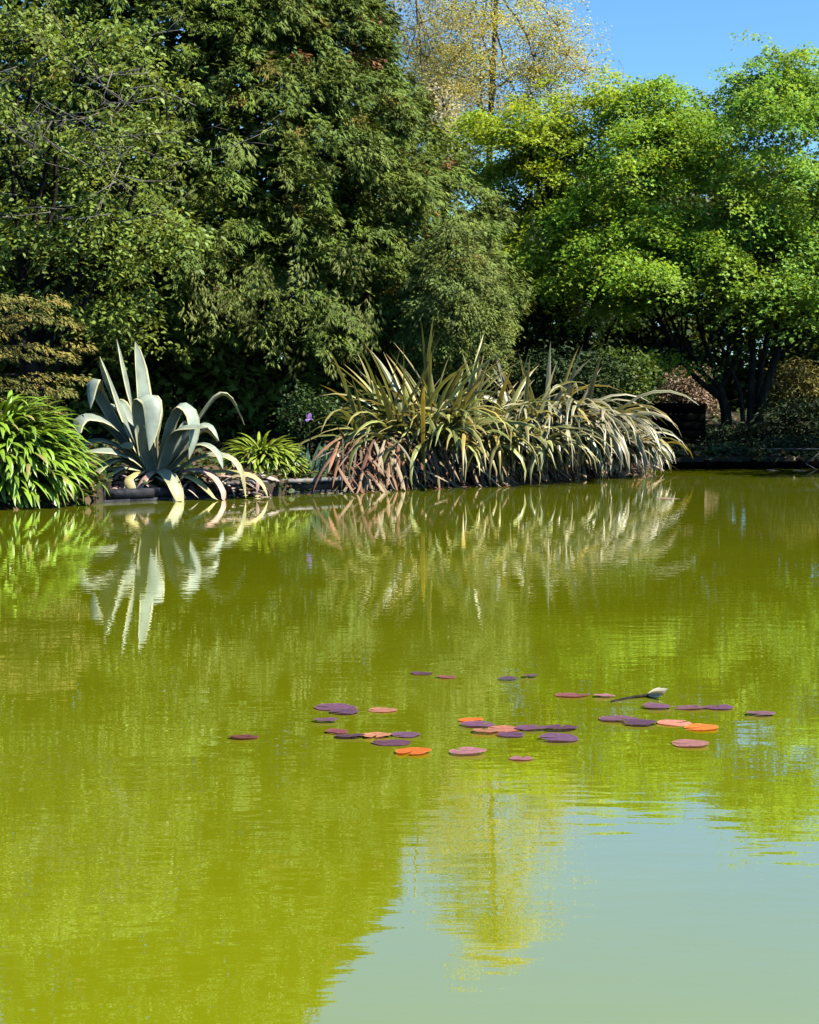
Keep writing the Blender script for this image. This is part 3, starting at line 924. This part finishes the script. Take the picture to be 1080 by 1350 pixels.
# ---- phormiums
def phormium(label, px, py, D, seed, n, up_share, len_rng, az_bias, green, edge, tipc, dead, dead_az, wid=(.05, .085), spread=.55, floor=.005, bendr=(1.2, 2.6), az_sd=1.5, elmin=.9, cap=2.15):
    rs = np.random.RandomState(seed)
    c = at(px, py, D); z0 = ground_z(c[0], D)
    c[2] = z0
    root = empty("phormium", c)
    tag(root, label, "phormium", "phormiums by the water")
    for i in range(n):
        b = c + np.array((rs.normal(0, spread * .55), rs.normal(0, spread * .3), .02))
        if rs.rand() < up_share:
            az = rs.uniform(0, 6.28); el = rs.uniform(1.0, 1.5); bend = rs.uniform(.1, 1.1); L = min(rs.uniform(*len_rng) * rs.uniform(.85, 1.1), cap)
        else:
            az = rs.normal(az_bias, az_sd); el = rs.uniform(elmin, 1.5); bend = rs.uniform(*bendr); L = rs.uniform(*len_rng) * rs.uniform(.75, 1.05)
        path, sd = arch(b, az, el, L, bend, 9, rs.normal(0, .2), floor)
        k = rs.rand()
        kk = rs.choice((.55, .9, 1.2, 1.6), p=(.25, .3, .3, .15)) * rs.uniform(.85, 1.15); gm = np.asarray(green) * kk; ge = np.asarray(edge) * kk  # random leaf tone also puts lit highlights and dark gaps into colour
        if k < .12: gm = np.array((.34, .25, .04)); ge = np.array((.45, .36, .10))
        tw = rs.normal(0, .45)
        T = unit(np.gradient(path, axis=0))
        side = sd * math.cos(tw) + np.cross(T, sd) * math.sin(tw)
        mb = strip(path, blade_width(rs.uniform(*wid), len(path), .55), side, rs.uniform(.2, .6), gm, ge, np.asarray(tipc) if rs.rand() < .45 else None)
        link("leaf", mb.mesh("leaf", True), M_BLADE, root)
    for i in range(dead):
        b = c + np.array((rs.uniform(-1.5, 1.5) * spread, 0, 0)); b[1] = shore_y(b[0]) + rs.uniform(-.05, .5)
        b[2] = rs.uniform(.12, .85)
        az = rs.normal(dead_az, .75)
        L = rs.uniform(.45, 1.0)
        path, sd = arch(b, az, rs.uniform(-1.15, -.1), L, rs.uniform(.1, .7), 7, rs.normal(0, .12), floor)
        col = np.array(((.27, .135, .08), (.30, .19, .115), (.15, .075, .05), (.38, .30, .19), (.20, .15, .085))[rs.randint(5)]) * rs.uniform(.8, 1.15)
        mb = strip(path, blade_width(rs.uniform(.03, .06), len(path), .6), sd + rs.normal(0, .35, 3), rs.uniform(.1, .7), col, col * 1.2)
        link("dead_leaf", mb.mesh("dead_leaf", True), M_DRY, root)
    return root

FRONT = -math.pi / 2
phormium("yellow green phormium with tall upright leaves beside the coping", 565, 600, 26.8, 101, 250, .34, (1.8, 2.5), FRONT, (.15, .18, .04), (.33, .33, .11), (.42, .32, .12), 210, FRONT, spread=.75, cap=2.6, wid=(.06, .10), bendr=(1.4, 2.9))
phormium("middle phormium with arching striped leaves", 660, 600, 27.4, 102, 190, .09, (1.6, 2.3), FRONT, (.15, .165, .045), (.35, .34, .15), (.42, .33, .14), 200, FRONT, spread=.75, wid=(.06, .10), bendr=(1.7, 3.0))
phormium("olive and cream phormium behind the leaning one", 718, 595, 28.5, 103, 270, .05, (1.9, 2.75), FRONT + .2, (.13, .135, .06), (.36, .34, .20), (.48, .40, .24), 170, FRONT + .3, spread=.75, bendr=(1.9, 3.1), az_sd=.75, wid=(.06, .105), elmin=1.1)
phormium("pale striped phormium leaning right until its tips touch the water", 800, 600, 29.4, 105, 240, .0, (.9, 1.65), FRONT + .6, (.13, .135, .065), (.40, .38, .25), (.5, .45, .28), 150, FRONT + .6, spread=.5, bendr=(2.1, 3.1), az_sd=.6, wid=(.06, .10), elmin=.85)
phormium("small dry brown phormium left of the yellow green one", 484, 605, 26.3, 104, 40, .15, (.6, 1.2), FRONT - .6, (.14, .09, .055), (.26, .17, .09), (.3, .2, .1), 90, FRONT - .2, spread=.3)

# ---- strap leaved clumps
def strap_clump(label, c, rad, hgt, n, seed, col, group, floor=.005, L=(.45, .8), w=(.035, .055), under=400):
    rs = np.random.RandomState(seed)
    c = np.asarray(c, dtype=float)
    root = empty("strap_leaf_clump", c)
    tag(root, label, "plant", group)
    extra = MB()
    for i in range(n + under):
        a = rs.uniform(0, 6.28) if rs.rand() < .35 else rs.normal(FRONT + .5, 1.0)
        k = rs.rand() ** .5
        inner = i >= n
        h = hgt * math.sqrt(max(0, 1 - (k * .97) ** 2)) * (rs.uniform(.5, .85) if inner else rs.uniform(.82, 1.0))
        r = k * rad * (.85 if inner else 1.0)
        b = c + np.array((math.cos(a) * r, math.sin(a) * r * .8, h))
        az = a + rs.normal(0, .4); el = 1.2 - 1.15 * k + rs.normal(0, .18)
        path, sd = arch(b, az, el, rs.uniform(*L), rs.uniform(.9, 1.7), 6, rs.normal(0, .2), floor)
        g_ = np.asarray(col) * rs.uniform(.7, 1.25)
        if rs.rand() < .05: g_ = np.array((.32, .28, .08))
        mb = strip(path, blade_width(rs.uniform(*w), len(path), .6), sd + rs.normal(0, .15, 3), .3, g_, g_ * 1.15)
        if inner: extra.add(np.concatenate(mb.v), mb.f, np.concatenate(mb.t))
        else: link("leaf", mb.mesh("leaf", True), M_BLADE, root)
    link("inner_leaves", extra.mesh("inner_leaves", True), M_BLADE, root)["kind"] = "stuff"
    return root

c = at(5, 640, 22.7); c[2] = .05
strap_clump("big bright green strap leaf clump at the left edge", c, .95, 1.28, 300, 111, (.19, .31, .025), "strap leaf clumps", L=(.4, .72), w=(.05, .075), under=700)
c = at(345, 625, 25.2); c[2] = .30
strap_clump("smaller bright green strap leaf clump right of the agave", c, .42, .36, 170, 112, (.24, .32, .03), "strap leaf clumps", L=(.3, .55), w=(.035, .055), under=200)

# ---- iris: blue green blades and a purple flower
c = at(418, 628, 25.1); c[2] = .28
root = empty("iris_plant", c)
tag(root, "blue green iris blades standing behind the coping", "iris")
rs = np.random.RandomState(121)
for i in range(13):
    b = c + np.array((rs.uniform(-.2, .2), rs.uniform(-.05, .1), 0))
    path, sd = arch(b, rs.uniform(0, 6.28), rs.uniform(1.3, 1.5), rs.uniform(.3, .52), rs.uniform(.05, .4), 6)
    mb = strip(path, blade_width(rs.uniform(.04, .06), 7, .5), (1, rs.normal(0, .3), 0), .15, (.13, .23, .12), (.17, .28, .15))
    link("leaf", mb.mesh("leaf", True), M_BLADE, root)
c = at(407, 600, 26.2); c[2] = ground_z(c[0], 26.2)
root = empty("iris_flower", c)
tag(root, "single purple iris flower on a dark stem against the shade", "flower")
top = at(407, 553, 26.0)
mb = MB(); tube(mb, [c, (c + top) / 2 + np.array((.03, 0, 0)), top], [.012, .01, .008], 6); link("stem", mb.mesh("stem", True), M_BARK, root)
for k in range(6):
    az = k * math.pi / 3 + .3
    path, sd = arch(top, az, 1.1 if k % 2 else .5, .11, -.3 if k % 2 else 2.2, 5)
    mb = strip(path, (.02, .05, .07, .07, .05, .01), sd, .2, (.36, .17, .55), (.50, .32, .70))
    link("petal", mb.mesh("petal", True), M_DRY, root)

# ---- agave, leaf by leaf (paths read off the plant; dy = metres towards (-) or away from (+) the viewer)
AG_D = 24.0
def agave():
    rs = np.random.RandomState(131)
    def zp(zx, zy, D=AG_D): return at(80 + zx * .2685, 430 + zy * .2685, D)
    c = zp(470, 735); c[2] = ground_z(c[0], AG_D) - .02
    root = empty("agave", c)
    tag(root, "large grey blue agave with arching cream edged leaves beside the pond", "agave")
    BLUE, EDGE = (.245, .285, .215), (.52, .50, .27)
    YEL, YED = (.42, .37, .14), (.55, .48, .22)
    PINK = (.50, .30, .22)
    LV = [  # path points, width m, dy at tip, colours
        (((440, 720), (410, 480), (385, 250), (360, 75)), .29, .10, 0),
        (((430, 720), (370, 420), (320, 220), (278, 65)), .25, -.05, 0),
        (((420, 720), (345, 500), (270, 300), (208, 150)), .36, -.25, 0),
        (((410, 720), (290, 470), (205, 300), (190, 240), (180, 300), (195, 400)), .27, -.75, 0),
        (((420, 720), (320, 520), (230, 440), (150, 415), (125, 470), (150, 560)), .30, -1.0, 0),
        (((430, 720), (330, 480), (260, 385), (215, 380), (205, 430)), .26, .7, 0),
        (((440, 720), (320, 560), (200, 450), (120, 445), (70, 500)), .24, .55, 0),
        (((440, 730), (415, 520), (400, 370), (435, 322), (485, 345), (492, 450), (475, 600)), .30, -.75, 0),
        (((480, 730), (520, 520), (570, 390), (630, 358), (685, 430), (690, 540), (655, 645)), .26, -.55, 0),
        (((490, 730), (540, 560), (600, 490), (680, 478), (757, 490)), .22, -.75, 0),
        (((510, 720), (640, 520), (720, 390), (790, 312), (845, 370), (893, 488)), .17, .25, 0),
        (((520, 740), (640, 650), (740, 612), (850, 620), (920, 690), (925, 835)), .22, -.45, 2),
        (((540, 750), (680, 712), (820, 700), (950, 715), (1010, 760), (1030, 838)), .15, -.35, 1),
        (((480, 740), (510, 690), (560, 705), (610, 780), (632, 872)), .25, -.85, 2),
        (((520, 750), (610, 725), (690, 740), (750, 790), (800, 850)), .17, -.65, 1),
        (((450, 730), (360, 640), (270, 590), (150, 606)), .26, -.6, 0),
        (((450, 740), (380, 690), (310, 680), (260, 735)), .17, -.55, 2),
        (((450, 745), (390, 705), (350, 740), (410, 830)), .14, -.75, 1),
        (((450, 745), (370, 730), (290, 760), (240, 800)), .14, -.45, 3),
        (((520, 740), (600, 640), (650, 560), (700, 500), (760, 570)), .20, .25, 0),
        (((500, 740), (560, 600), (600, 520), (590, 470)), .22, .35, 0),
        (((460, 730), (430, 560), (450, 450), (470, 380)), .24, .35, 0),
        (((460, 740), (440, 640), (430, 560), (420, 480)), .22, -.35, 0),
        (((440, 740), (360, 620), (330, 560), (390, 590)), .17, -.6, 2),
        (((520, 745), (640, 690), (760, 700), (830, 800), (815, 860)), .15, -.55, 3),
        (((450, 745), (350, 750), (300, 780), (395, 850)), .12, -.7, 3),
        (((500, 745), (470, 700), (440, 720), (400, 800), (390, 850)), .13, -.75, 3),
        (((500, 735), (600, 560), (690, 470), (760, 480), (790, 560)), .20, -.3, 0),
        (((500, 740), (620, 600), (720, 560), (800, 600), (820, 690)), .18, -.6, 0),
        (((440, 740), (350, 650), (260, 640), (200, 700), (190, 760)), .19, -.65, 2),
        (((430, 740), (330, 690), (230, 690), (170, 750)), .17, -.4, 1),
        (((430, 735), (340, 600), (220, 540), (130, 560), (110, 640)), .24, -.5, 0),
    ]
    for pts, w, dy, kind in LV:
        P = np.array([zp(*p) for p in pts]); k = len(P)
        u0 = np.linspace(0, 1, k)
        # Catmull-like smoothing through resampling twice
        u = np.linspace(0, 1, 13)
        Q = np.stack([np.interp(u, u0, P[:, j]) for j in range(3)], 1)
        for _ in range(2): Q[1:-1] = (Q[:-2] + 2 * Q[1:-1] + Q[2:]) / 4
        Q[:, 1] += dy * u ** .9
        Q[:, 2] = np.maximum(Q[:, 2], .01)
        # perspective: keep the height scale of the plant as its leaves come forward
        tot = Q[-1] - Q[0]
        hdir = np.array((Q[:, 0].max() - Q[0, 0] if abs(Q[:, 0].max() - Q[0, 0]) > abs(Q[:, 0].min() - Q[0, 0]) else Q[:, 0].min() - Q[0, 0], dy, 0))
        hdir = unit(hdir + np.array((1e-4, 0, 0)))
        sd = np.array((-hdir[1], hdir[0], 0))
        if sd[0] < 0: sd = -sd
        uu = np.linspace(0, 1, 13)
        wd = w * np.clip(np.interp(uu, (0, .12, .5, .78, .93, 1), (.8, .78, 1.0, .82, .42, .03)), .02, 1)
        mid, ed, tip = {0: (BLUE, EDGE, None), 1: (YEL, YED, (.5, .4, .2)), 2: ((.30, .31, .20), (.48, .45, .22), (.46, .40, .16)), 3: (PINK, (.55, .38, .28), (.4, .25, .2))}[kind]
        v = rs.uniform(.88, 1.1)
        ph_ = rs.uniform(0, 6.28)
        wob = np.stack((.10 * np.sin(uu * 6 + ph_), .10 * np.cos(uu * 5 + ph_), .22 * np.sin(uu * 7 + ph_)), 1) * uu[:, None]
        mb = strip(Q, wd, sd + rs.normal(0, .08, 3) + wob, .38, np.array(mid) * v, np.array(mid) * v, tip, .012)
        # cream margin strips as a second, narrow pair of faces is carried by a wider outline
        o = link("leaf", mb.mesh("leaf", True), M_AGAVE, root)
        # margins: two thin ribbons along the edges
        V = np.concatenate(mb.v).reshape(13, 3, 3)
        me_ = MB()
        for e in (0, 2):
            E = V[:, e]; I = V[:, 1]
            inn = E * .84 + I * .16; N = np.cross(np.gradient(E, axis=0), I - E); N = unit(N)
            if e == 2: N = -N
            a = E + (E - I) * .05; off = .004
            for sgn in (1, -1):
                VV = np.concatenate((a + N * off * .2 * sgn, inn + N * off * sgn)); 
                me_.add(VV, [(i, i + 1, 14 + i, 13 + i) for i in range(12)], np.array(ed) * v)
        m_ = link("margin", me_.mesh("margin", True), M_AGAVE, root)
        # child of its leaf
        m_.parent = o; m_.location = (0, 0, 0)
agave()

def litter():
    rs = np.random.RandomState(161)
    mb = MB()
    for i in range(520):
        px = rs.uniform(118, 345)
        p = on_water(px, 659 - (px - 118) * .02); p[1] += rs.uniform(-.22, .35); p[2] = rs.uniform(.04, .34) if rs.rand() < .8 else .01
        path, sd = arch(p, rs.uniform(0, 6.28), rs.uniform(-.6, .6), rs.uniform(.15, .42), rs.uniform(-.5, 1.5), 5, rs.normal(0, .3), .006)
        col = np.array(((.42, .28, .22), (.50, .42, .34), (.16, .10, .07), (.36, .30, .16), (.08, .06, .05))[rs.randint(5)]) * rs.uniform(.8, 1.1)
        m2 = strip(path, blade_width(rs.uniform(.03, .075), 6, .5), sd + rs.normal(0, .4, 3), .3, col, col * 1.1)
        mb.add(np.concatenate(m2.v), m2.f, np.concatenate(m2.t))
    tag(link("leaf_litter", mb.mesh("leaf_litter", True), M_DRY), "dry pinkish leaf litter on the bank edge under the agave", "litter", kind="stuff")
litter()

# ------------------------------------------------------------------ water lilies
PURPLE, MAUVE, SALMON, ORANGE, MAROON, PINK = (.125, .055, .085), (.24, .11, .12), (.46, .19, .10), (.80, .20, .02), (.20, .065, .055), (.40, .16, .14)
PADS = [
    (556.6, 888.6, 28, PURPLE, "small dull purple lily pad, leftmost of the far row"),
    (589, 893.6, 26, MAROON, "small maroon lily pad with pale rim, second in the far row"),
    (670, 896.4, 25, PURPLE, "small purple lily pad with pale rim, third in the far row"),
    (699, 893, 20, PURPLE, "tiny purple lily pad, rightmost of the far row"),
    (755, 917, 45, MAROON, "maroon lily pad with orange rim alone above the centre cluster"),
    (442, 934, 52, PURPLE, "wide purple lily pad at the top of the upper left cluster"),
    (454, 940, 38, PURPLE, "purple lily pad overlapping the wide one in the upper left cluster"),
    (429, 951.6, 30, PURPLE, "small purple lily pad just below the upper left cluster"),
    (505, 937, 38, SALMON, "salmon lily pad alone right of the upper left cluster"),
    (444, 966, 30, MAROON, "small maroon lily pad at the left end of the lower left cluster"),
    (461, 972, 36, PURPLE, "purple lily pad second from left in the lower left cluster"),
    (497, 972, 36, SALMON, "salmon brown lily pad in the middle of the lower left cluster"),
    (516, 980, 48, PURPLE, "large purple lily pad lowest in the lower left cluster"),
    (535, 970, 38, PURPLE, "dark purple lily pad at the right end of the lower left cluster"),
    (544.6, 992.5, 47, ORANGE, "bright orange lily pad below the lower left cluster"),
    (617, 993.5, 46, MAUVE, "mauve lily pad alone right of the bright orange one"),
    (687, 1001, 31, MAUVE, "small mauve lily pad nearest to the viewer"),
    (621, 950.6, 32, ORANGE, "orange lily pad at the top left of the centre cluster"),
    (630, 957, 42, PURPLE, "purple lily pad under the orange one in the centre cluster"),
    (641, 966, 36, SALMON, "salmon lily pad at the lower left of the centre cluster"),
    (666, 962, 44, SALMON, "large salmon lily pad in the middle of the centre cluster"),
    (674, 970, 36, PURPLE, "dark purple lily pad lowest in the centre cluster"),
    (701, 961.5, 40, PURPLE, "purple lily pad with pale rim right of the salmon one in the centre"),
    (739, 962, 42, PURPLE, "thin purple lily pad at the right end of the centre cluster"),
    (737, 975.5, 50, PURPLE, "large dark purple lily pad with a raised edge right of the centre cluster"),
    (322, 973, 36, MAROON, "maroon lily pad by itself, farthest left"),
    (796.7, 919, 26, MAUVE, "small mauve lily pad at the end of the faded flower stem"),
    (866, 933.7, 37, PURPLE, "purple lily pad, left of three in a row below the faded flower"),
    (908, 933.7, 42, MAUVE, "mauve lily pad, middle of three in a row below the faded flower"),
    (947.6, 934, 36, PURPLE, "purple lily pad, right of three in a row below the faded flower"),
    (815, 949.5, 46, PURPLE, "purple lily pad at the left end of the right cluster"),
    (844, 955, 43, PURPLE, "purple lily pad second from left in the right cluster"),
    (889, 954, 45, SALMON, "salmon lily pad touching the orange one in the right cluster"),
    (925.4, 960.6, 44, ORANGE, "bright orange lily pad at the right end of the right cluster"),
    (910.6, 982.4, 48, PINK, "pink lily pad alone below the right cluster"),
    (1003, 943, 34, MAUVE, "mauve lily pad by itself, farthest right"),
]
def lily_pads():
    rs = np.random.RandomState(141)
    for i, (px, py, wpx, col, label) in enumerate(PADS):
        c = on_water(px, py)
        dist = np.linalg.norm(c - CAM)
        R = wpx / F * dist / 2 * 1.05
        zoff = .003 + .0028 * (i % 4)
        notch = rs.uniform(0, 6.28); ph = rs.uniform(0, 6.28, 3)
        tiltx, tilty = rs.normal(0, .022, 2)
        curl = .0
        if col in (ORANGE,): tilty += .01
        if "raised" in label: tilty += .06; zoff += .008
        rings = (0.0, .35, .7, .92, 1.0); K = 30
        V, C = [], []
        col_ = np.asarray(col) * rs.uniform(.72, 1.35) * rs.uniform(.9, 1.1, 3)
        rimc = col_ * 1.15 + np.array((.03, .02, .015))
        for j, rr in enumerate(rings):
            for k in range(K):
                a = notch + .13 + (2 * math.pi - .26) * k / (K - 1)
                r = R * rr * (1 + .05 * math.sin(2 * a + ph[0]) + .03 * math.sin(5 * a + ph[1]) + .015 * math.sin(11 * a + ph[2])) 
                z = (.0016 * math.sin(2 * a + ph[2]) + .001 * math.sin(5 * a + ph[0]) + .002 + curl) * rr ** 3
                x, y = r * math.cos(a), r * math.sin(a) * .76
                V.append((x, y, z + tiltx * x + tilty * y))
                vein = .9 + .16 * (k % 3 == 0)
                C.append((col_ * vein) if j < 4 else rimc)
        Fc = []
        for j in range(len(rings) - 1):
            for k in range(K - 1):
                Fc.append((j * K + k, j * K + K + k, j * K + K + k + 1, j * K + k + 1))
        mb = MB(); mb.add(np.array(V), Fc, np.array(C))
        me = mb.mesh("lily_pad", True); me.materials.append(M_PAD)
        o = bpy.data.objects.new("lily_pad", me); COL.objects.link(o)
        o.location = (c[0], c[1], zoff)
        tag(o, label, "lily pad", "water lily pads")
lily_pads()

def faded_flower():
    rs = np.random.RandomState(151)
    c = on_water(858, 919.5); tip = on_water(878, 920)
    root = empty("faded_flower", c)
    tag(root, "pale faded water lily flower lying on the water with a dark stem", "flower")
    ax = unit(tip - c)
    L = np.linalg.norm(ray(880, 915) - ray(853, 915)) * np.linalg.norm(c - CAM)
    for i in range(34):
        a = i * 2.4
        el = abs(math.sin(a)) * .38 + .03; sw = .95 * math.cos(a)
        d = np.array((math.cos(sw) * math.cos(el), math.sin(sw), math.sin(el)))
        s0 = c + np.array((-.012, 0, .012 + .004 * (i % 3)))
        u = np.linspace(0, 1, 5)[:, None]
        P = s0 + d * u * L * rs.uniform(.75, 1.0); P[:, 2] = np.maximum(P[:, 2] - .25 * (u[:, 0] ** 2) * L * el, .004)
        k = rs.uniform(.8, 1.05)
        mb = strip(P, (.006, .016, .020, .016, .004), (0, 1, .2) + rs.normal(0, .8, 3), .35, np.array((.42, .37, .26)) * k, np.array((.50, .45, .33)) * k, (.45, .36, .22) if i % 3 == 0 else None)
        link("petal", mb.mesh("petal", True), M_DRY, root)
    a, b = on_water(856, 919), on_water(806, 926)
    mb = MB(); u = np.linspace(0, 1, 8)[:, None]
    P = a + (b - a) * u; P[:, 2] = .010 - .012 * u[:, 0]; P[:, 1] += .03 * np.sin(u[:, 0] * 3)
    tube(mb, P, np.full(8, .009), 6); link("stem", mb.mesh("stem", True), M_BARK, root)
faded_flower()

# floating fallen leaves far out
for (px, py, wpx, label) in ((882, 658, 30, "brown leaf afloat in front of the leaning phormium"), (1020, 620.5, 18, "pale leaf afloat by the timber edging, left one"), (1056, 621, 22, "pale leaf afloat by the timber edging, right one")):
    c = on_water(px, py); W = wpx / F * np.linalg.norm(c - CAM)
    rs = np.random.RandomState(int(px))
    P = np.array([(c[0] - W / 2 + W * u, c[1] + .05 * math.sin(u * 3), .010 + .006 * math.sin(u * 5)) for u in np.linspace(0, 1, 7)])
    mb = strip(P, np.array((.02, .12, .2, .22, .18, .1, .01)), (0, 1, .05), .05, (.22, .15, .10), (.26, .19, .13))
    o = link("fallen_leaf", mb.mesh("fallen_leaf", True), M_DRY)
    tag(o, label, "leaf", "floating fallen leaves")

for o in bpy.data.objects:
    if o.name.startswith("cypress_") and o.parent is None:
        o["category"] = "conifer"
        o["label"] = ("huge dark green cypress filling the left background above the agave" if o.name == "cypress_tree"
                      else "rounded grey green cypress bush at the right foot of the huge cypress")
